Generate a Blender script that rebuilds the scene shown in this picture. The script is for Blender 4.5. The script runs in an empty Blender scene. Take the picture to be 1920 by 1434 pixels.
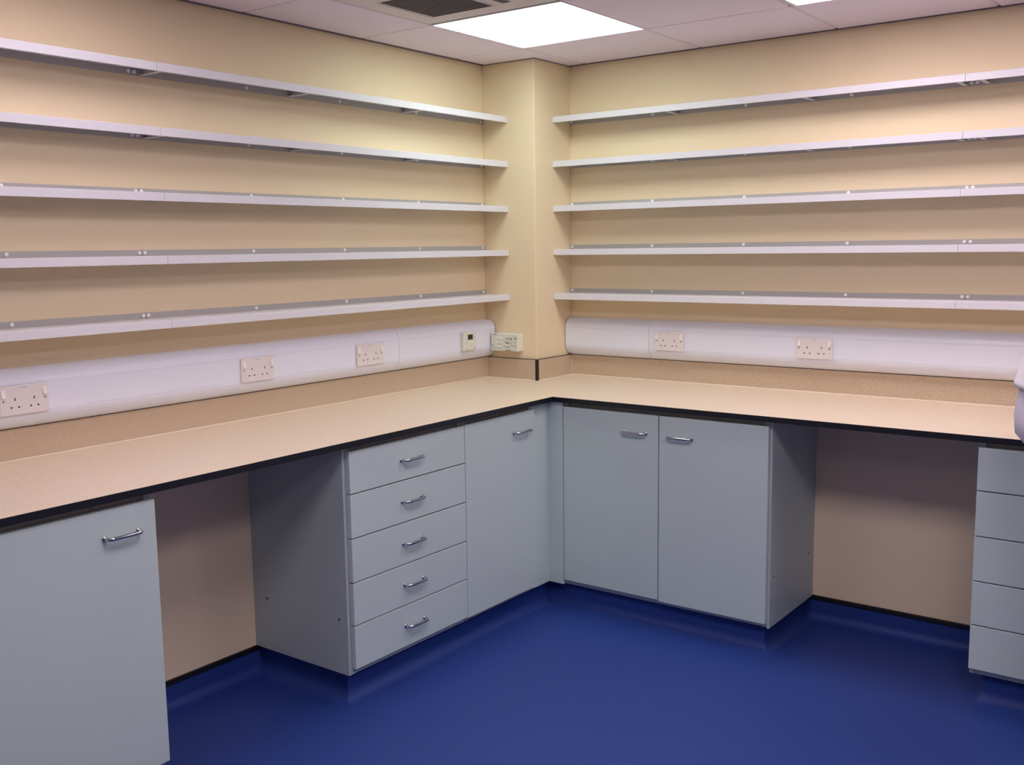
import bpy, bmesh, math, random
from mathutils import Vector, Matrix
random.seed(3)
scn = bpy.context.scene
COL = scn.collection

# ------------------------------------------------------------------ materials
def new_mat(name):
    m = bpy.data.materials.new(name); m.use_nodes = True
    return m, m.node_tree.nodes, m.node_tree.links, m.node_tree.nodes['Principled BSDF']

def mat(name, col, rough=.5, metal=0., spec=.5, bump=0., bscale=200., vary=0., vscale=3., coat=0.):
    m, N, L, b = new_mat(name)
    b.inputs['Base Color'].default_value = (*col, 1)
    b.inputs['Roughness'].default_value = rough
    b.inputs['Metallic'].default_value = metal
    b.inputs['Specular IOR Level'].default_value = spec
    b.inputs['Coat Weight'].default_value = coat
    tc = N.new('ShaderNodeTexCoord')
    if vary > 0:
        n = N.new('ShaderNodeTexNoise'); n.inputs['Scale'].default_value = vscale; n.inputs['Detail'].default_value = 4
        L.new(tc.outputs['Object'], n.inputs['Vector'])
        mx = N.new('ShaderNodeMix'); mx.data_type = 'RGBA'
        mx.inputs[6].default_value = (*[c*(1-vary) for c in col], 1)
        mx.inputs[7].default_value = (*[min(1, c*(1+vary)) for c in col], 1)
        L.new(n.outputs['Fac'], mx.inputs[0]); L.new(mx.outputs[2], b.inputs['Base Color'])
    if bump > 0:
        n2 = N.new('ShaderNodeTexNoise'); n2.inputs['Scale'].default_value = bscale; n2.inputs['Detail'].default_value = 3
        L.new(tc.outputs['Object'], n2.inputs['Vector'])
        bp = N.new('ShaderNodeBump'); bp.inputs['Strength'].default_value = bump; bp.inputs['Distance'].default_value = .002
        L.new(n2.outputs['Fac'], bp.inputs['Height']); L.new(bp.outputs['Normal'], b.inputs['Normal'])
    return m

def speckle(name, base, dark, light, rough, scale):
    m, N, L, b = new_mat(name)
    b.inputs['Roughness'].default_value = rough
    tc = N.new('ShaderNodeTexCoord')
    v = N.new('ShaderNodeTexVoronoi'); v.inputs['Scale'].default_value = scale
    L.new(tc.outputs['Object'], v.inputs['Vector'])
    r = N.new('ShaderNodeValToRGB'); e = r.color_ramp.elements
    e[0].position = 0; e[0].color = (*dark, 1); e[1].position = .14; e[1].color = (*dark, 1)
    e2 = r.color_ramp.elements.new(.26); e2.color = (*base, 1)
    e3 = r.color_ramp.elements.new(.9); e3.color = (*light, 1)
    # colour per grain: use the cell's random colour to keep only some dark grains
    s = N.new('ShaderNodeSeparateColor'); L.new(v.outputs['Color'], s.inputs['Color'])
    gt = N.new('ShaderNodeMath'); gt.operation = 'GREATER_THAN'; gt.inputs[1].default_value = .42
    L.new(s.outputs['Red'], gt.inputs[0])
    L.new(v.outputs['Distance'], r.inputs['Fac'])
    n = N.new('ShaderNodeTexNoise'); n.inputs['Scale'].default_value = scale*.6; n.inputs['Detail'].default_value = 5
    L.new(tc.outputs['Object'], n.inputs['Vector'])
    mm = N.new('ShaderNodeMix'); mm.data_type = 'RGBA'; mm.inputs[6].default_value = (*base, 1); mm.inputs[7].default_value = (*light, 1)
    L.new(n.outputs['Fac'], mm.inputs[0])
    mx = N.new('ShaderNodeMix'); mx.data_type = 'RGBA'
    L.new(gt.outputs[0], mx.inputs[0]); L.new(mm.outputs[2], mx.inputs[6]); L.new(r.outputs['Color'], mx.inputs[7])
    L.new(mx.outputs[2], b.inputs['Base Color'])
    return m

def emit(name, col, strength):
    m, N, L, b = new_mat(name)
    b.inputs['Base Color'].default_value = (.8, .8, .8, 1)
    b.inputs['Emission Color'].default_value = (*col, 1)
    b.inputs['Emission Strength'].default_value = strength
    return m

M_WALL = mat('cream_paint', (.80, .672, .445), .62, bump=.12, bscale=350, vary=.015)
M_REAR = mat('rear_wall_bounce_cut', (.46, .40, .33), .65, vary=.015)  # unseen far walls, darkened to cut the light they bounce back
M_KNEE = mat('cream_panel_paint', (.84, .69, .48), .55, vary=.015)
M_CEIL = mat('ceiling_tile_white', (.86, .79, .87), .9, bump=.35, bscale=500, vary=.03, vscale=60)
M_GRID = mat('ceiling_grid_white', (.62, .60, .62), .6)
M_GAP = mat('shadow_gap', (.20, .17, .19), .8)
M_FLOOR = mat('blue_vinyl', (.016, .044, .215), .55, spec=.35, bump=.1, bscale=260, vary=.07, vscale=90)
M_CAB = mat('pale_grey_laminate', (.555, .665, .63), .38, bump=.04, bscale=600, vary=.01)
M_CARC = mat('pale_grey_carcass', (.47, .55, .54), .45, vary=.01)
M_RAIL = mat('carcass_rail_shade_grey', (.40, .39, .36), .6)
M_TOP = speckle('beige_speckled_worktop', (.70, .575, .42), (.42, .30, .19), (.78, .66, .50), .36, 190)
M_BACK = speckle('beige_speckled_splashback', (.52, .41, .28), (.24, .17, .10), (.60, .48, .34), .4, 190)  # worktop speckle darkened, the upright face's shading put into the colour
M_BLK = mat('black_edging', (.010, .011, .016), .35)
M_CAP = mat('black_capping', (.008, .008, .008), .4)
M_SEAL = mat('pale_sealant', (.74, .64, .49), .45)
M_SHELF = mat('pale_grey_powder_coat', (.70, .70, .73), .36, bump=.03, bscale=700)
M_FRAIL = mat('grey_steel_rail', (.43, .425, .40), .45)
M_SCREW = mat('white_plastic_cap', (.88, .87, .88), .3)
M_TRUNK = mat('white_pvc_trunking', (.77, .81, .90), .3)
M_SOCK = mat('white_moulded_plastic', (.75, .71, .70), .35)
M_ROCK = mat('white_rocker_plastic', (.86, .82, .77), .3)
M_HOLE = mat('dark_slot', (.012, .010, .012), .7)
M_DOT = mat('recessed_screw_brown', (.18, .12, .10), .5)
M_LBL = mat('pale_label', (.72, .76, .80), .5)
M_MARK = mat('grey_print', (.10, .13, .13), .7)
M_MARKL = mat('light_grey_print', (.33, .38, .36), .7)
M_MARKR = mat('reddish_print', (.46, .30, .28), .7)
M_ABS = mat('ivory_plastic', (.72, .74, .62), .4)
M_BTN = mat('ivory_button', (.80, .84, .74), .35)
M_LCD = mat('dark_lcd', (.020, .030, .028), .15)
M_CHR = mat('polished_chrome', (.52, .54, .57), .10, metal=1.)
M_FIX = mat('dark_fixing', (.02, .02, .022), .4, metal=.6)
M_ACP = mat('unit_white_plastic', (.66, .61, .61), .45)
M_ACG = mat('unit_dark_grille', (.07, .055, .066), .6)
M_LFR = mat('light_frame_white', (.75, .73, .75), .4)
M_SKIN = mat('skin', (.62, .40, .30), .5)
M_HAIR = mat('brown_hair', (.05, .03, .02), .55)
M_SHIRT = mat('white_cotton', (.78, .74, .80), .8, bump=.3, bscale=300)
M_TROU = mat('lilac_grey_cotton', (.60, .55, .66), .85, bump=.3, bscale=300)
M_SHOE = mat('dark_shoe_leather', (.03, .03, .035), .45)
M_EYE = mat('eye_white', (.8, .8, .8), .2)
M_LIP = mat('lip', (.5, .22, .2), .45)

# ------------------------------------------------------------------ mesh helpers
def mapL(p): return Vector((p[1], -p[0], p[2]))      # (along, out, z) of the left wall, x = 0
def mapR(p): return Vector((p[0], -p[1], p[2]))      # (along, out, z) of the right wall, y = 0
def mapI(p): return Vector(p)

class MB:
    def __init__(self, mp=mapI): self.bm = bmesh.new(); self.mp = mp
    def _add(self, verts, faces, smooth=False):
        vs = [self.bm.verts.new(self.mp(v)) for v in verts]
        out = []
        for f in faces:
            try:
                fc = self.bm.faces.new([vs[i] for i in f]); fc.smooth = smooth; out.append(fc)
            except ValueError: pass
        return vs, out
    def box(self, a, b, bev=0., seg=2):
        x0, x1 = sorted((a[0], b[0])); y0, y1 = sorted((a[1], b[1])); z0, z1 = sorted((a[2], b[2]))
        v = [(x, y, z) for x in (x0, x1) for y in (y0, y1) for z in (z0, z1)]
        f = [(0, 1, 3, 2), (4, 6, 7, 5), (0, 4, 5, 1), (2, 3, 7, 6), (0, 2, 6, 4), (1, 5, 7, 3)]
        vs, fs = self._add(v, f)
        if bev > 0:
            es = list({e for fc in fs for e in fc.edges})
            bev = min(bev, .45*min(x1-x0, y1-y0, z1-z0))
            bmesh.ops.bevel(self.bm, geom=es, offset=bev, segments=seg, affect='EDGES', profile=.5)
        return self
    def prism(self, prof, u0, u1, axis=0, smooth=False, bev=0.):
        """profile of (a, b) pairs swept along an axis: axis 0 -> (u, a, b); 1 -> (a, u, b); 2 -> (a, b, u)"""
        def P(u, a, b): return (u, a, b) if axis == 0 else ((a, u, b) if axis == 1 else (a, b, u))
        n = len(prof)
        v = [P(u0, a, b) for a, b in prof] + [P(u1, a, b) for a, b in prof]
        f = [(i, (i+1) % n, n+(i+1) % n, n+i) for i in range(n)]
        vs, fs = self._add(v, f, smooth)
        vs2, fs2 = [], []
        for k in (0, n):
            try: self.bm.faces.new([vs[k+i] for i in range(n)])
            except ValueError: pass
        return self
    def tube(self, pts, r, n=12, caps=True):
        pts = [Vector(p) for p in pts]; rs = r if isinstance(r, (list, tuple)) else [r]*len(pts)
        rings = []
        prev = None
        for i, p in enumerate(pts):
            t = (pts[min(i+1, len(pts)-1)] - pts[max(i-1, 0)]).normalized()
            if prev is None:
                a = t.orthogonal().normalized()
            else:
                a = (prev - t*prev.dot(t)).normalized()
            prev = a; b = t.cross(a)
            rings.append([p + (a*math.cos(q) + b*math.sin(q))*rs[i] for q in [2*math.pi*k/n for k in range(n)]])
        return self.loft(rings, caps)
    def loft(self, rings, caps=True, smooth=True):
        n = len(rings[0]); v = [p for r in rings for p in r]
        f = []
        for i in range(len(rings)-1):
            for k in range(n):
                f.append((i*n+k, i*n+(k+1) % n, (i+1)*n+(k+1) % n, (i+1)*n+k))
        if caps:
            f.append(tuple(range(n))); f.append(tuple((len(rings)-1)*n+k for k in range(n)))
        self._add(v, f, smooth); return self
    def disc(self, c, axis, r, h, n=16, dome=0.):
        """short round cap: centre of base c, unit axis, radius, height"""
        ax = Vector(axis).normalized(); a = ax.orthogonal().normalized(); b = ax.cross(a); c = Vector(c)
        def ring(rr, hh): return [c + ax*hh + (a*math.cos(q)+b*math.sin(q))*rr for q in [2*math.pi*k/n for k in range(n)]]
        if dome > 0: rings = [ring(r, 0), ring(r, h), ring(r*.8, h+dome*.6), ring(r*.4, h+dome)]
        else: rings = [ring(r, 0), ring(r, h*.8), ring(r*.93, h)]
        return self.loft(rings)
    def ball(self, c, r, seg=20, rings=12, rot=None):
        c = Vector(c); r = (r, r, r) if isinstance(r, (int, float)) else r
        R = []
        for i in range(rings+1):
            th = math.pi*(i+.02)/(rings+.04)
            ring = []
            for k in range(seg):
                q = Vector((r[0]*math.sin(th)*math.cos(2*math.pi*k/seg), r[1]*math.sin(th)*math.sin(2*math.pi*k/seg), r[2]*math.cos(th)))
                if rot: q = rot @ q
                ring.append(c+q)
            R.append(ring)
        return self.loft(R)

def build(name, mb, m, parent=None, origin=(0, 0, 0)):
    bm = mb.bm
    bmesh.ops.recalc_face_normals(bm, faces=bm.faces)
    o = Vector(origin)
    for v in bm.verts: v.co -= o
    me = bpy.data.meshes.new(name); bm.to_mesh(me); bm.free(); me.materials.append(m)
    ob = bpy.data.objects.new(name, me); COL.objects.link(ob)
    if parent is not None: ob.parent = parent
    else: ob.location = o
    return ob

def tag(o, label=None, cat=None, group=None, kind=None):
    if label: o['label'] = label
    if cat: o['category'] = cat
    if group: o['group'] = group
    if kind: o['kind'] = kind
    return o

def thing(name, label, cat, loc, group=None):
    o = bpy.data.objects.new(name, None); COL.objects.link(o); o.location = loc; o.empty_display_size = .05
    return tag(o, label, cat, group)

def part(name, mb, m, root, sub=None, label=None):
    """part of root (an Empty at root.location, not rotated); sub = parent part for a sub-part"""
    ob = build(name, mb, m, sub if sub is not None else root, root.location)
    if label: ob['label'] = label
    return ob

def copy_tree(o, parent=None):
    c = o.copy(); COL.objects.link(c); c.parent = parent
    for ch in list(o.children): copy_tree(ch, c)
    return c

def struct(name, mb, m, label, cat='wall'):
    return tag(build(name, mb, m), label, cat, kind='structure')

# ------------------------------------------------------------------ main dimensions (metres)
H = 2.40                     # ceiling
C1, C2 = .301, .2995         # corner column
W = .92                      # worktop height
D1, D2 = .666, .702          # worktop depth, left and right run
XM, YM = 4.70, -5.70         # far walls behind the camera
VL, VR = .140, .2025         # service void behind the units

# ------------------------------------------------------------------ setting
struct('floor', MB().box((-.1, YM-.1, -.08), (XM+.1, .1, 0)), M_FLOOR, 'blue speckled vinyl floor', 'floor')
struct('wall_left', MB().box((-.12, YM-.1, 0), (0, .12, H+.1)), M_WALL, 'cream painted wall on the left', 'wall')
struct('wall_right', MB().box((0, 0, 0), (XM+.1, .12, H+.1)), M_WALL, 'cream painted wall on the right', 'wall')
struct('wall_rear', MB().box((0, YM-.12, 0), (XM+.1, YM, H+.1)), M_REAR, 'wall behind the camera', 'wall')
struct('wall_side', MB().box((XM, YM, 0), (XM+.12, 0, H+.1)), M_REAR, 'wall facing the left wall', 'wall')
struct('wall_corner', MB().box((0, -C2, 0), (C1, 0, H+.02), .003), M_WALL, 'square cream boxed column in the corner', 'column')
struct('wall_lower_left', MB(mapL).box((C2+.002, 0, 0), (4.25, VL, W-.022)), M_KNEE, 'cream panel at the back of the left knee space', 'wall')
struct('wall_lower_right', MB(mapR).box((C1+.002, 0, 0), (4.25, VR, W-.022)), M_KNEE, 'cream panel at the back of the right knee space', 'wall')

# coved skirting of the floor vinyl with a black capping strip
def cove(mb, u0, u1, v0, zt, r=.035, t=.004, smooth=True):
    prof = [(v0, 0), (v0, zt), (v0+t, zt)]
    for k in range(9):
        a = math.pi/2*k/8
        prof.append((v0+t+r*(1-math.cos(a)), r*(1-math.sin(a))+.0))
    prof.append((v0+t+r, 0))
    # order: up the back, over the top, down the front, along the curve to the floor
    p2 = [(v0, 0), (v0, zt), (v0+t, zt)] + [(v0+t+r*(1-math.cos(a)), r*(1-math.sin(a))+.0006) for a in [math.pi/2*k/8 for k in range(9)]] + [(v0+t+r, 0)]
    mb.prism(p2, u0, u1, 0)
    return mb
bl = struct('baseboard_left', cove(MB(mapL), 1.862, 2.656, VL, .085), M_FLOOR, 'coved blue vinyl skirting in the left knee space', 'skirting')
tag(build('capping_strip', MB(mapL).box((1.864, VL, .083), (2.654, VL+.008, .1025), .002), M_CAP, bl), 'black capping strip')
br = struct('baseboard_right', cove(MB(mapR), 1.588, 2.380, VR, .085), M_FLOOR, 'coved blue vinyl skirting in the right knee space', 'skirting')
tag(build('capping_strip', MB(mapR).box((1.590, VR, .083), (2.378, VR+.008, .1025), .002), M_CAP, br), 'black capping strip')

# ceiling: lay-in tiles with a fine shadow line, on a 600 mm grid
GX, GY, GP = .395, -.512, .60
lights = [(.3994, -.5165, .592), (1.622, -.5165, .572)]
hidden_lights = [(2.80, -.5165, .95), (.3994, -2.3165, .62), (1.60, -2.3165, 1.4), (2.80, -2.3165, 1.7), (1.60, -4.1165, .6)]
AC = (.43, -1.16, .54)
xs = [0.012] + [GX+GP*i for i in range(0, 8) if GX+GP*i < XM] + [XM]
ys = [-.012] + [GY-GP*i for i in range(0, 10) if GY-GP*i > YM] + [YM]
cm = MB(); cm.box((-.1, YM-.1, H+.022), (XM+.1, .1, H+.06))
occ = {(round(x/.6-.4), round((-y-.5)/.6)) for x, y, *_ in lights} | {(round(x/.6-.4), round((-y-.5)/.6)) for x, y, q in hidden_lights} | {(0, 1)}
for i in range(len(xs)-1):
    for j in range(len(ys)-1):
        if (i-1, j-1) in occ: continue
        cm.box((xs[i]+.0035, ys[j]-.0035, H), (xs[i+1]-.0035, ys[j+1]+.0035, H+.02), .004, 1)
ceil = struct('ceiling', cm, M_CEIL, 'suspended ceiling of white square tiles', 'ceiling')
gm = MB()
for x in xs[1:-1]: gm.box((x-.012, YM, H+.006), (x+.012, 0, H+.021))
for y in ys[1:-1]: gm.box((0, y-.012, H+.006), (XM, y+.012, H+.0215))
build('ceiling_grid', gm, M_GRID, ceil)
# wall angle trim round the ceiling, coloured dark to stand for the shadow line
def angle(mp, u0, u1):
    return MB(mp).box((u0, 0, H-.0022), (u1, .010, H+.02))
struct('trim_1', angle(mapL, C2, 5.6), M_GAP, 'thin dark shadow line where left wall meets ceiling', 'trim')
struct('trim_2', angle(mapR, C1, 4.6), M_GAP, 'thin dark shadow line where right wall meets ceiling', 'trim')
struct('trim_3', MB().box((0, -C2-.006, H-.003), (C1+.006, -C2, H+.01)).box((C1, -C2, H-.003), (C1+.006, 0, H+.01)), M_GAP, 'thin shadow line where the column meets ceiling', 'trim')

# ------------------------------------------------------------------ ceiling lights
def ceiling_light(x, y, s, label, col, st, group=None):
    t = thing('ceiling_light', label, 'ceiling light', (x+s/2, y-s/2, H), group)
    f = MB(); w = (.596-s)/2+.004; d = .010
    for a, b in (((x-w, y+w), (x+s+w, y)), ((x-w, y-s), (x+s+w, y-s-w)), ((x-w, y), (x, y-s)), ((x+s, y), (x+s+w, y-s))):
        f.box((a[0], a[1], H-.001), (b[0], b[1], H+.021), .001)
    part('frame', f, M_LFR, t)
    part('diffuser', MB().box((x+.001, y-.001, H+.001), (x+s-.001, y-s+.001, H+.02), .006), emit('lamp_glow', col, st), t, label='glowing white diffuser')
    return t
ST = 10.6
COOL = (.89, 1.0, .95); PINK = (1.0, .86, .95)
ceiling_light(*lights[0], 'square glowing ceiling light nearest the corner column', COOL, ST*.78)
ceiling_light(*lights[1], 'square ceiling light mostly cut off by the top edge at right', PINK, ST*1.05)
for i, (x, y, q) in enumerate(hidden_lights):
    ceiling_light(x, y, .592, 'square ceiling light outside the picture above the room', PINK, ST*q, 'ceiling lights outside the picture')

# ------------------------------------------------------------------ ceiling air conditioner
ax, ay, s = AC[0], AC[1], AC[2]
t = thing('air_conditioner', 'white ceiling cassette with dark square grille beside the ceiling light', 'air conditioner', (ax+s/2, ay-s/2, H))
def rrect(cx, cy, hx, hy, r, n=6):
    out = []
    for (sx, sy, a0) in ((1, 1, 0), (-1, 1, 90), (-1, -1, 180), (1, -1, 270)):
        for k in range(n+1):
            a = math.radians(a0+90*k/n); out.append((cx+sx*(hx-r)+r*math.cos(a), cy+sy*(hy-r)+r*math.sin(a)))
    return out
cx, cy = ax+s/2, ay-s/2
p = MB()
def zr(o, z): return [(a, b, z) for a, b in o]
p.loft([zr(rrect(cx, cy, .296, .296, .01), H+.02), zr(rrect(cx, cy, .296, .296, .01), H), zr(rrect(cx, cy, s/2, s/2, .04), H-.002), zr(rrect(cx, cy, s/2-.006, s/2-.006, .038), H-.004), zr(rrect(cx, cy, s/2-.04, s/2-.04, .03), H-.0045)], smooth=False)
part('panel', p, M_ACP, t)
gx0, gx1, gy0, gy1 = .512, .785, -1.232, -1.52
g = MB().box((gx0, gy0, H-.0052), (gx1, gy1, H-.002))
for k in range(14):
    yy = gy0 - (k+.5)*(gy0-gy1)/14
    g.box((gx0+.004, yy-.002, H-.0068), (gx1-.004, yy+.002, H-.0050))
part('grille', g, M_ACG, t, label='dark intake grille')
for u in ((.492, .496), (.835, .872)):
    part('louvre_slot', MB().box((u[0], gy0-.008, H-.0052), (u[1], gy1+.008, H-.002)), M_ACG if u[0] > .6 else M_GAP, t, label='thin dark air slot')
part('grille_frame', MB().box((gx0-.014, gy0+.004, H-.007), (gx0-.004, gy1-.004, H-.002), .002), M_ACP, t)
part('grille_frame', MB().box((gx1+.002, gy0+.004, H-.007), (gx1+.012, gy1-.004, H-.002), .002), M_ACP, t)

# ------------------------------------------------------------------ wall shelves
ZS = [2.1516, 1.947, 1.739, 1.5345, 1.3236]
TS = .0268
ROWS = ['topmost', 'second from top', 'middle', 'fourth from top', 'lowest']
def shelf(mp, u0, u1, d, z, caps, brks, label, group, down):
    """folded steel shelf; its rear fixing flange turns down on the two upper rows, up on the lower rows"""
    base = mp((u0, 0, z)); t = thing('wall_shelf', label, 'shelf', base, group)
    th = .003
    lip = [(d-.001, z), (d, z-.001), (d, z-TS), (d-.010, z-TS), (d-.010, z-TS+.0015), (d-th, z-TS+.0015), (d-th, z-th)]
    part('shelf_board', MB(mp).prism([(.0032, z)] + lip + [(.0032, z-th)], u0+.0008, u1-.0008), M_SHELF, t)
    if down: a, b, zc = z-.0255, z, z-.0135
    else: a, b, zc = z-th, z+.020, z+.0105
    part('fixing_rail', MB(mp).box((u0+.0008, 0, a), (u1-.0008, .003, b)), M_FRAIL, t, label='darker grey rear fixing rail')
    axis = mp((0, 1, 0))
    for u in caps:
        part('screw_cap', MB().disc(mp((u, .003, zc)), axis, .0070, .003, 14, .0022), M_SCREW, t, label='white plastic screw cap')
    for u in brks:
        b = MB(mp).prism([(.0035, z-th), (d-th-.001, z-th), (d-th-.001, z-.022), (.0035, z-.022)], u-.001, u+.001)
        b.box((u-.001, .0035, z-.0225), (u+.016, d-th-.001, z-.021))
        part('bracket', b, M_SHELF, t)
    return t
capL = [.32, .777, 1.236, 1.705, 2.166]; capL2 = [2.186, 2.638, 3.09, 3.55, 4.0]
capR = [.3075+.004, .7525, 1.204, 1.657, 2.109]; capR2 = [2.130, 2.585, 3.04, 3.50, 3.90]
def rowset(mp, u0, u1, d, caps, brks, text, group):
    for rows, down in (((0, 1), True), ((2, 3, 4), False)):
        first = shelf(mp, u0, u1, d, ZS[rows[0]], caps, brks, f'{ROWS[rows[0]]} {text}', group, down)
        for k in rows[1:]:
            c = copy_tree(first); c.location.z = ZS[k]; c['label'] = f'{ROWS[k]} {text}'
rowset(mapL, C2, 2.1755, .1455, capL, [.85, 1.49, 2.13], 'pale grey shelf on the left wall, long section touching the corner column', 'shelves on the left wall')
rowset(mapL, 2.1755, 4.03, .1455, capL2, [2.77, 3.41, 3.97], 'pale grey shelf on the left wall, section cut by the left edge', 'shelves on the left wall')
rowset(mapR, C1, 2.1200, .1525, capR, [.87, 1.495, 2.08], 'pale grey shelf on the right wall, long section touching the corner column', 'shelves on the right wall')
rowset(mapR, 2.1200, 3.93, .1525, capR2, [2.16, 2.72, 3.3, 3.87], 'pale grey shelf on the right wall, section cut by the right edge', 'shelves on the right wall')

# ------------------------------------------------------------------ worktop (one continuous L) and splashbacks
UL, UR = 4.10, 4.10
t = thing('worktop', 'beige speckled L-shaped laboratory worktop with black front edge', 'worktop', (.4, -.4, W-.02))
ZB = W-.0205
wt = MB(); e = .0025
poly = [(0, -C2), (C1, -C2), (C1, 0), (UR, 0), (UR, -D2+e), (D1-e, -D2+e), (D1-e, -UL), (0, -UL)]
wt.prism(poly, ZB, W, 2)
part('worktop_slab', wt, M_TOP, t)
ed = MB()
ed.prism([(D1-e, -UL), (D1, -UL), (D1, -D2), (UR, -D2), (UR, -D2+e), (D1-e, -D2+e)], ZB-.0003, W+.0002, 2)
part('front_edging', ed, M_BLK, t, label='black front edge')

ST_ = 1.0203; s_ = .012
def seal_prof(v): return [(v, W), (v+.003, W), (v+.002, W+.0012), (v+.0012, W+.002), (v, W+.003)]
t = thing('splashback', 'long beige speckled splashback along the left wall', 'splashback', mapL((2, 0, W)))
part('panel', MB(mapL).box((C2+s_, 0, W+.0003), (UL, s_, ST_-.002), .001), M_BACK, t)
part('top_edging', MB(mapL).box((C2+s_, 0, ST_-.0022), (UL, s_, ST_)), M_BLK, t, label='black top edge')
part('sealant', MB(mapL).prism(seal_prof(s_), C2+s_, UL), M_SEAL, t, label='pale sealant bead')
t = thing('splashback', 'long beige speckled splashback along the right wall', 'splashback', mapR((2, 0, W)))
part('panel', MB(mapR).box((C1+s_, 0, W+.0003), (UR, s_, ST_-.002), .001), M_BACK, t)
part('top_edging', MB(mapR).box((C1+s_, 0, ST_-.0022), (UR, s_, ST_)), M_BLK, t, label='black top edge')
part('sealant', MB(mapR).prism(seal_prof(s_), C1+s_, UR), M_SEAL, t, label='pale sealant bead')
t = thing('splashback', 'short beige splashback wrapped around the corner column with black corner', 'splashback', (C1, -C2, W))
part('panel', MB().box((.0, -C2-s_, W+.0003), (C1, -C2, ST_-.002), .001).box((C1, -C2, W+.0003), (C1+s_, .0, ST_-.002), .001), M_BACK, t)
part('top_edging', MB().box((0, -C2-s_, ST_-.0022), (C1, -C2, ST_)).box((C1, -C2, ST_-.0022), (C1+s_, 0, ST_)), M_BLK, t, label='black top edge')
part('corner_strip', MB().box((C1-.0005, -C2-s_-.0008, W+.0003), (C1+s_+.0008, -C2+.0005, ST_+.0003), .001), M_BLK, t, label='black corner strip')
sm = MB().prism([(-C2-s_, W), (-C2-s_-.003, W), (-C2-s_-.002, W+.0012), (-C2-s_-.0012, W+.002), (-C2-s_, W+.003)], s_, C1, 0)
sm.prism([(C1+s_, W), (C1+s_+.003, W), (C1+s_+.002, W+.0012), (C1+s_+.0012, W+.002), (C1+s_, W+.003)], -C2, -s_, 1)
sm.box((s_, -C2-s_-.002, W), (s_+.003, -C2-s_, ST_-.003)).box((C1+s_, -s_-.003, W), (C1+s_+.002, -s_, ST_-.003))
part('sealant', sm, M_SEAL, t, label='pale sealant bead')

# ------------------------------------------------------------------ dado trunking
TD = .058
def trunk_prof(o=0.):
    pts = [(.0012, 1.0208-o*.2)]
    for v, z in ((.016, 1.0215), (.028, 1.0255), (.038, 1.032), (.046, 1.041), (.052, 1.051), (.0555, 1.060), (.0575, 1.068)):
        pts.append((v+o, z))
    pts += [(TD+o, 1.0685), (TD-.0016+o, 1.0700), (TD-.0016+o, 1.0712), (TD+o, 1.0725), (TD+o, 1.1535), (TD-.0016+o, 1.1548), (TD-.0016+o, 1.1562), (TD+o, 1.1575)]
    for v, z in ((.0572, 1.164), (.055, 1.1725), (.051, 1.181), (.045, 1.1885), (.037, 1.1945), (.027, 1.199), (.014, 1.2025), (.0012, 1.2035+o*.2)):
        pts.append((v+(o if v > 0 else 0), z+(o*.5 if z > 1.19 else 0)))
    return pts
def trunking(mp, u0, u1, joints, label):
    t = thing('cable_trunking', label, 'cable trunking', mp((u0+.5, 0, 1.02)))
    us = [u0] + joints + [u1]
    for a, b in zip(us[:-1], us[1:]):
        part('cover', MB(mp).prism(trunk_prof(), a+.0009, b-.0009), M_TRUNK, t)
    part('back_tray', MB(mp).prism([(.0012, 1.0215), (.034, 1.034), (.050, 1.06), (.053, 1.16), (.034, 1.191), (.0012, 1.202)], u0+.0005, u1-.0005), M_GRID, t)
    return t
trunking(mapL, C2+.003, 4.08, [.985], 'white curved cable trunking along the left wall above the splashback')
trunking(mapR, C1+.003, 4.08, [.768], 'white curved cable trunking along the right wall above the splashback')

# ------------------------------------------------------------------ double sockets
def socket(mp, u0, u1, label, flip):
    """flip: which end of u is the viewer's left (left wall: larger u)"""
    z0, z1 = 1.0670, 1.1570; v = TD; d = .009
    t = thing('double_socket', label, 'socket', mp(((u0+u1)/2, v, z0)), 'white double sockets on the trunking')
    w = u1-u0
    U = (lambda q: u1-q*w/153.) if flip else (lambda q: u0+q*w/153.)
    Z = lambda q: z1-q*.001
    fp = MB(mp).box((u0+.003, v-.0005, z0+.003), (u1-.003, v+.0028, z1-.003)); fp.box((u0, v+.0022, z0), (u1, v+d, z1), .0035, 3)
    part('faceplate', fp, M_SOCK, t)
    for a, b in ((6, 18), (135, 147)):
        part('rocker_switch', MB(mp).prism([(v+d-.001, Z(12)), (v+d+.001, Z(12)), (v+d+.0055, Z(34)), (v+d+.0048, Z(36.5)), (v+d-.001, Z(37))], min(U(a), U(b)), max(U(a), U(b))), M_ROCK, t)
    ax = mp((0, 1, 0))
    for q in (12, 141):
        part('fixing_screw', MB().disc(mp((U(q), v+d-.0005, Z(45))), ax, .0030, .0008, 12), M_DOT, t, label='small dark screw hole')
    for q, zq, hw, hh in ((47, 42, 2.0, 4.6), (107, 42, 2.0, 4.6), (35, 66, 3.4, 2.5), (58, 66, 3.4, 2.5), (95, 66, 3.4, 2.5), (118, 66, 3.4, 2.5)):
        part('pin_slot', MB(mp).box((U(q-hw), v+d-.001, Z(zq-hh)), (U(q+hw), v+d+.0003, Z(zq+hh)), .0006, 1), M_HOLE, t, label='dark pin slot')
    lb = part('maker_label', MB(mp).box((U(60), v+d-.001, Z(3)), (U(93), v+d+.0004, Z(11)), .002), M_LBL, t, label='small pale printed label')
    mk = MB(mp)
    for k in range(6): mk.box((U(64+k*4), v+d, Z(5.5+(k % 2))), (U(66.6+k*4), v+d+.0006, Z(8.2+(k % 3)*.5)))
    build('print', mk, M_MARKL, lb, t.location)
socket(mapL, 2.572, 2.725, 'white double socket in the left trunking, cut by the left edge', True)
socket(mapL, 1.6835, 1.8365, 'white double socket midway along the left trunking', True)
socket(mapL, 1.090, 1.2460, 'white double socket in the left trunking beside its joint', True)
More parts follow.
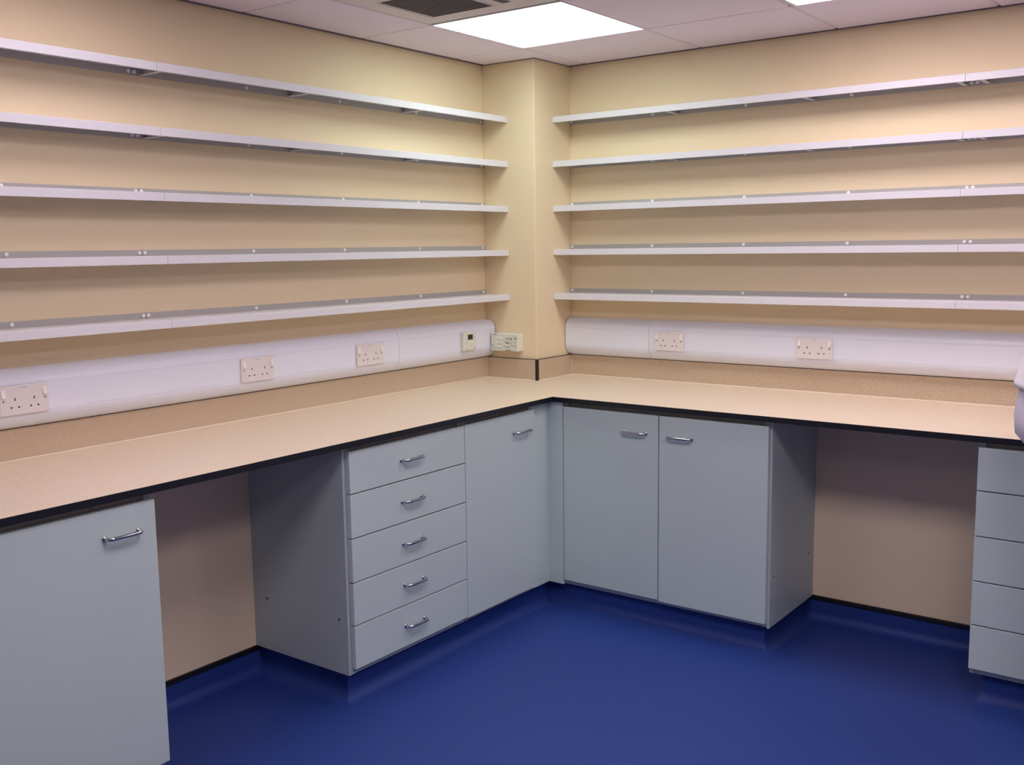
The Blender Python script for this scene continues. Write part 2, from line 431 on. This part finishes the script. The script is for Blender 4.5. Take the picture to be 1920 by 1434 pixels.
socket(mapR, .801, .9490, 'white double socket in the right trunking nearest the column', False)
socket(mapR, 1.4765, 1.6300, 'white double socket in the right trunking above the knee space', False)

# ------------------------------------------------------------------ thermostat and wall box
v = TD; d = .022; u0, u1, z0, z1 = .4790, .5690, 1.0725, 1.1590
t = thing('thermostat', 'small ivory wall thermostat with dark display on the left trunking', 'thermostat', mapL((.524, v, z0)))
part('case', MB(mapL).box((u0, v-.0005, z0), (u1, v+d, z1), .003, 3), M_ABS, t)
U = lambda q: u1-q*.001; Z = lambda q: z1-q*.001
part('display', MB(mapL).box((U(29), v+d-.001, Z(13)), (U(66), v+d+.0006, Z(37)), .001), M_LCD, t, label='dark display')
for q in (34, 50): part('button', MB(mapL).box((U(q), v+d-.001, Z(50)), (U(q+10), v+d+.002, Z(57)), .001), M_BTN, t)
mk = MB(mapL)
for q, zq, w_, h_ in ((19, 20, 3, 4), (18, 31, 5, 4), (15, 48, 5, 6), (72, 12, 7, 3), (77, 24, 4, 5), (76, 39, 3, 5), (72, 78, 14, 4), (18, 79, 12, 3)):
    mk.box((U(q), v+d-.001, Z(zq)), (U(q+w_), v+d+.0003, Z(zq+h_)))
part('print', mk, M_MARKL, t)

bx0, bx1, bz0, bz1 = .0665, .2235, 1.0560, 1.1385
dv = .047
t = thing('control_box', 'ivory electronic control box on the column above the splashback', 'control box', ((bx0+bx1)/2, -C2, bz0))
yv = -C2-dv
part('case', MB().box((bx0, yv, bz0), (bx1, -C2, bz1), .0025, 3), M_ABS, t)
fx = lambda q: bx0+(q-135)/(1150-135)*(bx1-.004-bx0); fz = lambda q: bz1-.0015-(q-225)/(920-225)*(bz1-bz0-.002)
for a, b, c_, d_ in ((320, 300, 440, 450), (475, 300, 580, 455), (320, 490, 440, 625), (475, 495, 580, 635), (380, 670, 460, 770), (480, 675, 575, 780)):
    part('push_button', MB().box((fx(a), yv-.0012, fz(b)), (fx(c_), yv+.001, fz(d_)), .0008), M_BTN, t)
mk = MB(); ml = MB(); mr = MB()
def dashes(m, x0, x1, z0_, z1_, n):
    w_ = (x1-x0)/n
    for k in range(n):
        j = (k*37 % 5)/5*.35
        m.box((fx(x0+k*w_), yv-.0004, fz(z0_+(z1_-z0_)*j)), (fx(x0+(k+.7)*w_), yv+.001, fz(z1_)))
dashes(mk, 235, 370, 235, 275, 5); dashes(ml, 710, 920, 365, 430, 9); mk.box((fx(925), yv-.0004, fz(375)), (fx(960), yv+.001, fz(450)))
mk.box((fx(1085), yv-.0004, fz(385)), (fx(1130), yv+.001, fz(440))); dashes(ml, 1040, 1150, 330, 380, 4)
dashes(mk, 705, 840, 540, 610, 5); dashes(ml, 845, 955, 550, 600, 5); dashes(ml, 1030, 1150, 525, 560, 5)
dashes(ml, 620, 780, 720, 760, 6); dashes(mk, 785, 850, 735, 785, 3); dashes(mr, 900, 1020, 670, 710, 4); dashes(ml, 1030, 1150, 695, 735, 5)
dashes(mk, 705, 925, 855, 910, 8); mk.box((fx(190), yv-.0004, fz(685)), (fx(225), yv+.001, fz(745))); dashes(ml, 210, 560, 800, 835, 12)
for zz in (470, 650): ml.box((fx(300), yv-.0003, fz(zz-5)), (fx(590), yv+.001, fz(zz+6)))
ml.box((fx(600), yv-.0003, fz(478)), (fx(1010), yv+.001, fz(484))); ml.box((fx(455), yv-.0003, fz(480)), (fx(463), yv+.001, fz(660)))
part('dark_print', mk, M_MARK, t); part('grey_print', ml, M_MARKL, t); part('red_print', mr, M_MARKR, t)

# ------------------------------------------------------------------ base units
FT = .018                          # front thickness
ZF0, ZF1 = .1245, .8795            # fronts
def handle(root, sub, mp, uc, v, z):
    """bow handle, 96 mm between its feet, on a front whose face is at v"""
    h = .024; hw = .050; pts = [(uc-hw, v, z)]
    for k in range(7):
        a = math.pi/2*k/6; pts.append((uc-hw+.014*(1-math.cos(a)), v+h-.014+.014*math.sin(a), z))
    for k in range(7):
        a = math.pi/2*(6-k)/6; pts.append((uc+hw-.014*(1-math.cos(a)), v+h-.014+.014*math.sin(a), z))
    pts.append((uc+hw, v, z))
    m = MB(mp).tube(pts, .0054, 14)
    for q in (-hw, hw): m.tube([(uc+q, v-.0005, z), (uc+q, v+.0025, z), (uc+q, v+.0035, z)], [.0080, .0080, .0062], 16)
    build('handle', m, M_CHR, sub, root.location)['label'] = 'chrome bow handle'
def carcass(mp, u0, u1, vb, vf, t):
    m = MB(mp); th = .018
    m.box((u0, vb, .103), (u0+th, vf, W-.022)); m.box((u1-th, vb, .103), (u1, vf, W-.022))
    m.box((u0+th, vb, .103), (u1-th, vf-.0012, .121)); m.box((u0+th, vb, .121), (u1-th, vb+.008, W-.022))
    part('carcass', m, M_CARC, t)
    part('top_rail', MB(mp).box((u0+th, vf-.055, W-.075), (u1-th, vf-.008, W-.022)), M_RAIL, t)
def plinth(pts, t, r=.042):
    """coved vinyl plinth along a floor path (x, y); the room lies on the path's left-hand normal, corners are mitred"""
    prof = [(-.018, 0), (-.018, .1025), (0, .1025)] + [(r*(1-math.cos(a)), r*(1-math.sin(a))+.0006) for a in [math.pi/2*k/10 for k in range(11)]] + [(r, 0)]
    P = [Vector((x, y)) for x, y in pts]
    ds = [(P[i+1]-P[i]).normalized() for i in range(len(P)-1)]; ns = [Vector((-d.y, d.x)) for d in ds]
    rings = []
    for i, p in enumerate(P):
        if i == 0: m = ns[0]
        elif i == len(P)-1: m = ns[-1]
        else: m = ns[i-1]+ns[i]
        rings.append([(p.x+m.x*d, p.y+m.y*d, z) for d, z in prof])
    part('plinth', MB().loft(rings, smooth=False), M_FLOOR, t, label='blue vinyl plinth')
def front(name, mp, u0, u1, z0, z1, vf, t):
    return part(name, MB(mp).box((u0, vf+.0015, z0), (u1, vf+.0015+FT, z1), .0012), M_CAB, t)
ZD = [.8795, .7345, .5815, .4285, .2770, .1245]     # drawer lines
def drawers(mp, u0, u1, vf, t):
    for k in range(5):
        a, b = ZD[k]-(.0021 if k else 0), ZD[k+1]+(.0021 if k < 4 else 0)
        d_ = front('drawer', mp, u0, u1, b, a, vf, t)
        handle(t, d_, mp, (u0+u1)/2, vf+.0015+FT, (a+b)/2+.001)
VFL = .6265; VFR = D2-.0395
PVL, PVR = .600, .640                # plinth faces
# five-drawer unit on the left run
t = thing('drawer_unit', 'grey five-drawer unit under the left worktop beside the knee space', 'drawer unit', mapL((1.57, .4, 0)))
carcass(mapL, 1.270, 1.8755, VL+.003, VFL, t); drawers(mapL, 1.2685, 1.8735, VFL, t)
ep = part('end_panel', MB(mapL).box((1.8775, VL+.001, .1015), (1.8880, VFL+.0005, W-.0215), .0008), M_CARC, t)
for vv in (.214, .586): build('cam_fixing', MB().disc(mapL((1.8875, vv, .295)), (0, -1, 0), .0042, .0012, 10), M_FIX, ep, t.location)['label'] = 'tiny dark fixing'
plinth([(PVL, -1.268), (PVL, -1.872), (VL+.004, -1.872)], t)
# narrow door unit in the corner
t = thing('base_cabinet', 'narrow grey single-door cabinet between the left drawers and the inner corner', 'cabinet', mapL((1.03, .4, 0)))
carcass(mapL, .806, 1.2645, VL+.003, VFL, t)
dr = front('door', mapL, .8110, 1.2650, .1205, ZF1+.001, VFL, t); handle(t, dr, mapL, .905, VFL+.0015+FT, .802)
plinth([(PVL, -.812), (PVL, -1.2675)], t)
# corner post
t = thing('corner_post', 'plain grey L-shaped filler panel in the inner corner between cabinets', 'filler panel', (VFL, -VFR, .1))
part('left_face', MB(mapL).box((VFR+.0195, VFL-.018, .1035), (.8050, VFL+.0005, W-.0215), .0008), M_CAB, t)
part('right_face', MB(mapR).box((VFL-.018, VFR+.0015, .1035), (.7020, VFR+.0195, W-.0215), .0008), M_CAB, t)
plinth([(.7015, -PVR), (PVL, -PVR), (PVL, -.8115)], t)
# two-door unit on the right run
t = thing('base_cabinet', 'wide grey two-door cabinet to the right of the inner corner', 'cabinet', mapR((1.15, .4, 0)))
carcass(mapR, .7025, 1.6120, VR+.003, VFR, t)
dr = front('door', mapR, .7055, 1.1560, ZF0, ZF1, VFR, t); handle(t, dr, mapR, 1.050, VFR+.0015+FT, .802)
dr = front('door', mapR, 1.1605, 1.6145, .1195, ZF1, VFR, t); handle(t, dr, mapR, 1.252, VFR+.0015+FT, .800)
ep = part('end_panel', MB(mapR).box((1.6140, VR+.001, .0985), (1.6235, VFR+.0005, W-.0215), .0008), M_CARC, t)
for vv in (.262, .6246): build('cam_fixing', MB().disc(mapR((1.6230, vv, .294)), (1, 0, 0), .0042, .0012, 10), M_FIX, ep, t.location)['label'] = 'tiny dark fixing'
plinth([(1.598, -VR-.004), (1.598, -PVR), (.702, -PVR)], t)
# five-drawer unit at the right edge
t = thing('drawer_unit', 'grey five-drawer unit cut off by the right edge beyond the knee space', 'drawer unit', mapR((2.64, .4, 0)))
carcass(mapR, 2.3350, 2.9400, VR+.003, VFR, t); drawers(mapR, 2.3345, 2.9395, VFR, t)
plinth([(2.940, -PVR), (2.372, -PVR), (2.372, -VR-.004)], t)
# single-door unit at the left edge
t = thing('base_cabinet', 'large grey single-door cabinet at the left edge, nearest the camera', 'cabinet', mapL((2.91, .4, 0)))
carcass(mapL, 2.6140, 3.2140, VL+.003, VFL, t)
dr = front('door', mapL, 2.6110, 3.2110, .1165, .8765, VFL, t); handle(t, dr, mapL, 2.7160, VFL+.0015+FT, .801)
plinth([(VL+.004, -2.650), (PVL, -2.650), (PVL, -3.214)], t)
# units beyond the frame carry the ends of the worktop
t = thing('base_cabinet', 'grey single-door cabinet beyond the left edge of the picture', 'cabinet', mapL((3.8, .4, 0)))
carcass(mapL, 3.50, 4.09, VL+.003, VFL, t); dr = front('door', mapL, 3.502, 4.088, ZF0, ZF1, VFL, t); handle(t, dr, mapL, 3.60, VFL+.0015+FT, .80); plinth([(PVL, -3.5), (PVL, -4.09)], t)
t = thing('base_cabinet', 'grey single-door cabinet beyond the right edge of the picture', 'cabinet', mapR((3.8, .4, 0)))
carcass(mapR, 3.50, 4.09, VR+.003, VFR, t); dr = front('door', mapR, 3.502, 4.088, ZF0, ZF1, VFR, t); handle(t, dr, mapR, 3.60, VFR+.0015+FT, .80); plinth([(4.09, -PVR), (3.5, -PVR)], t)

# ------------------------------------------------------------------ person at the right edge (only hip and shirt hem show)
PX, PY = 2.597, -.965
t = thing('person', 'person in loose white top and lilac-grey trousers cut off by the right edge', 'person', (PX, PY, 0))
def ell(c, rx, ry, tilt=0., n=28, back=0.):
    """ring around c; tilt leans it forward (+x)"""
    out = []
    for k in range(n):
        a = 2*math.pi*k/n; x = rx*math.cos(a); y = ry*math.sin(a)
        if x < 0: x *= 1+back
        out.append((c[0]+x*math.cos(tilt), c[1]+y, c[2]-x*math.sin(tilt)))
    return out
def skin_mesh(name, verts, edges, radii, m, root, levels=2):
    me = bpy.data.meshes.new(name); me.from_pydata([Vector(v)-Vector(root.location) for v in verts], edges, [])
    ob = bpy.data.objects.new(name, me); COL.objects.link(ob); ob.parent = root
    sk = ob.modifiers.new('skin', 'SKIN'); sk.use_smooth_shade = True
    for i, r in enumerate(radii):
        sv = me.skin_vertices[0].data[i]; sv.radius = (r, r) if isinstance(r, (int, float)) else r; sv.use_root = (i == 0)
    sd = ob.modifiers.new('sub', 'SUBSURF'); sd.levels = levels; sd.render_levels = levels
    me.materials.append(m); return ob
LY = .10
V = []; Ed = []; R = []
def add(p, r, par=None):
    V.append(p); R.append(r)
    if par is not None: Ed.append((par, len(V)-1))
    return len(V)-1
pel = add((PX+.015, PY, 1.03), .082)
sp1 = add((PX+.035, PY, 1.18), .088, pel); sp2 = add((PX+.09, PY, 1.33), .098, sp1); ch = add((PX+.15, PY, 1.46), .092, sp2)
nk = add((PX+.21, PY, 1.585), .055, ch); hd0 = add((PX+.245, PY, 1.66), .065, nk); hd1 = add((PX+.27, PY, 1.745), .088, hd0); hd2 = add((PX+.275, PY, 1.815), .078, hd1)
hands = []
for sgn in (-1, 1):
    sh = add((PX+.15, PY+sgn*.185, 1.485), .058, ch)
    if sgn < 0: el = add((PX+.20, PY-.235, 1.20), .042, sh); wr = add((PX+.40, PY-.20, 1.06), .028, el)
    else: el = add((PX+.24, PY+.205, 1.21), .042, sh); wr = add((PX+.45, PY+.19, 1.03), .028, el)
    pm = add(Vector(V[wr])+(Vector(V[wr])-Vector(V[el])).normalized()*.055, (.036, .018), wr)
    hands.append((wr, pm, sgn))
    hp = add((PX+.035, PY+sgn*LY, .95), .066, pel); kn = add((PX+.095, PY+sgn*.11, .55), .052, hp); cf = add((PX+.095, PY+sgn*.11, .38), .050, kn); ak = add((PX+.095, PY+sgn*.11, .10), .038, cf)
    ft = add((PX+.17, PY+sgn*.118, .05), .035, ak); add((PX+.26, PY+sgn*.125, .035), .028, ft)
for wr, pm, sgn in hands:                              # five fingers rooted in each palm
    w0, p0 = Vector(V[wr]), Vector(V[pm]); dr_ = (p0-w0).normalized(); side = dr_.cross(Vector((0, 0, 1))).normalized(); dn = Vector((0, 0, -1))
    for k, ln in enumerate((.062, .074, .070, .055)):
        a0 = p0 + dr_*.018 + side*(k-1.5)*.019
        a = add(a0, .0095, pm); b = add(a0+dr_*ln*.55+dn*.012, .0088, a); add(a0+dr_*ln*.9+dn*.034, .0078, b)
    th0 = w0+dr_*.025-side*.026*sgn*-1
    a = add(th0, .011, pm); b = add(th0+dr_*.03-side*.018*sgn*-1+dn*.008, .0095, a); add(th0+dr_*.055-side*.022*sgn*-1+dn*.018, .0085, b)
body = skin_mesh('body', V, Ed, R, M_SKIN, t)
body['label'] = 'body with bare head and hands'
# face and hair
fc = Vector((PX+.355, PY, 1.76))
part('nose', MB().tube([fc+Vector((-.008, 0, .02)), fc+Vector((.008, 0, -.005)), fc+Vector((.018, 0, -.022)), fc+Vector((-.004, 0, -.032))], [.007, .010, .014, .010], 12), M_SKIN, t)
for sgn in (-1, 1):
    part('eye', MB().ball(fc+Vector((-.018, sgn*.032, .018)), (.011, .014, .010)), M_EYE, t)
    part('ear', MB().ball(Vector((PX+.262, PY+sgn*.092, 1.752)), (.018, .010, .032)), M_SKIN, t)
part('mouth', MB().ball(fc+Vector((-.012, 0, -.056)), (.010, .024, .007)), M_LIP, t)
hr = MB(); hr.ball((PX+.258, PY, 1.805), (.104, .098, .085)); hr.ball((PX+.215, PY, 1.745), (.068, .090, .085))
part('hair', hr, M_HAIR, t, label='short brown hair')
# trousers: hips then two legs
tr = MB()
tr.loft([ell((PX+.062, PY, .91), .092, .160), ell((PX+.036, PY, .955), .100, .172), ell((PX+.008, PY, 1.00), .112, .180), ell((PX+.004, PY, 1.045), .112, .178, .02), ell((PX+.008, PY, 1.09), .112, .170, .03), ell((PX+.014, PY, 1.14), .110, .160, .05), ell((PX+.024, PY, 1.20), .105, .150, .08)])
for sgn in (-1, 1):
    tr.loft([ell((PX+.030, PY+sgn*.086, .99), .088, .086), ell((PX+.050, PY+sgn*.090, .90), .090, .086), ell((PX+.070, PY+sgn*.097, .80), .087, .083), ell((PX+.093, PY+sgn*.107, .60), .078, .074), ell((PX+.097, PY+sgn*.11, .50), .074, .070), ell((PX+.096, PY+sgn*.11, .30), .072, .068), ell((PX+.095, PY+sgn*.11, .09), .070, .066), ell((PX+.095, PY+sgn*.11, .085), .060, .056)])
part('trousers', tr, M_TROU, t, label='lilac-grey trousers')
# loose top: hem at hip height, leaning forward, short sleeves
sh = MB()
rings = [((PX+.018, PY, 1.130), .134, .185, .06), ((PX+.022, PY, 1.142), .133, .183, .06), ((PX+.030, PY, 1.20), .124, .176, .10), ((PX+.055, PY, 1.28), .122, .176, .2), ((PX+.092, PY, 1.37), .124, .186, .3), ((PX+.13, PY, 1.45), .116, .195, .36), ((PX+.165, PY, 1.52), .09, .165, .4), ((PX+.19, PY, 1.555), .066, .085, .4), ((PX+.20, PY, 1.575), .062, .068, .4)]
inner = [((PX+.018, PY, 1.130), .130, .181, .06), ((PX+.022, PY, 1.16), .118, .166, .06)]
sh.loft([ell(*r) for r in reversed(inner)] + [ell(*r) for r in rings])
for sgn in (-1, 1):
    e_ = (PX+.19, PY-.23, 1.25) if sgn < 0 else (PX+.225, PY+.20, 1.26)
    sh.tube([(PX+.145, PY+sgn*.13, 1.49), (PX+.15, PY+sgn*.185, 1.47), ((PX+.15+e_[0])/2, (PY+sgn*.185+e_[1])/2, 1.37), e_], [.07, .075, .070, .066], 18)
part('top', sh, M_SHIRT, t, label='loose white short-sleeved top')
for sgn in (-1, 1):
    so = MB()
    def sole(z, k): return [(PX+.165+.150*k*math.cos(a), PY+sgn*.118+.048*k*math.sin(a)*(1+.12*math.cos(a)), z) for a in [2*math.pi*i/24 for i in range(24)]]
    so.loft([sole(.001, 1), sole(.028, 1.02), sole(.05, .95), [(PX+.14+.11*math.cos(a), PY+sgn*.117+.043*math.sin(a), .085-.02*math.cos(a)) for a in [2*math.pi*i/24 for i in range(24)]], [(PX+.098+.055*math.cos(a), PY+sgn*.112+.046*math.sin(a), .12) for a in [2*math.pi*i/24 for i in range(24)]]])
    part('shoe', so, M_SHOE, t, label='dark shoe')

# ------------------------------------------------------------------ camera, world, view
cam = bpy.data.cameras.new('camera'); co = bpy.data.objects.new('camera', cam); COL.objects.link(co)
CAMPOS = (3.065297, -4.212729, 1.548175); FPX = 1910.470
yaw, pit, rol = 0.6396792, -0.1321710, -0.0133169
dv_ = Vector((-math.sin(yaw)*math.cos(pit), math.cos(yaw)*math.cos(pit), math.sin(pit)))
rv = Vector((math.cos(yaw), math.sin(yaw), 0)); uv = rv.cross(dv_)
r2 = rv*math.cos(rol)+uv*math.sin(rol); u2 = -rv*math.sin(rol)+uv*math.cos(rol)
co.matrix_world = Matrix(((r2.x, u2.x, -dv_.x, CAMPOS[0]), (r2.y, u2.y, -dv_.y, CAMPOS[1]), (r2.z, u2.z, -dv_.z, CAMPOS[2]), (0, 0, 0, 1)))
cam.sensor_fit = 'HORIZONTAL'; cam.sensor_width = 36; cam.lens = 36*FPX/1920; cam.clip_start = .02
scn.camera = co
wd = bpy.data.worlds.new('world'); scn.world = wd; wd.use_nodes = True
wd.node_tree.nodes['Background'].inputs['Color'].default_value = (.5, .5, .52, 1); wd.node_tree.nodes['Background'].inputs['Strength'].default_value = .02
scn.view_settings.view_transform = 'Standard'; scn.view_settings.look = 'None'; scn.view_settings.gamma = 1; scn.view_settings.use_curve_mapping = False
scn.view_settings.exposure = 0.0
scn.cycles.use_denoising = True
scn.cycles.max_bounces = 10; scn.cycles.diffuse_bounces = 8
scn.cycles.sample_clamp_indirect = 6
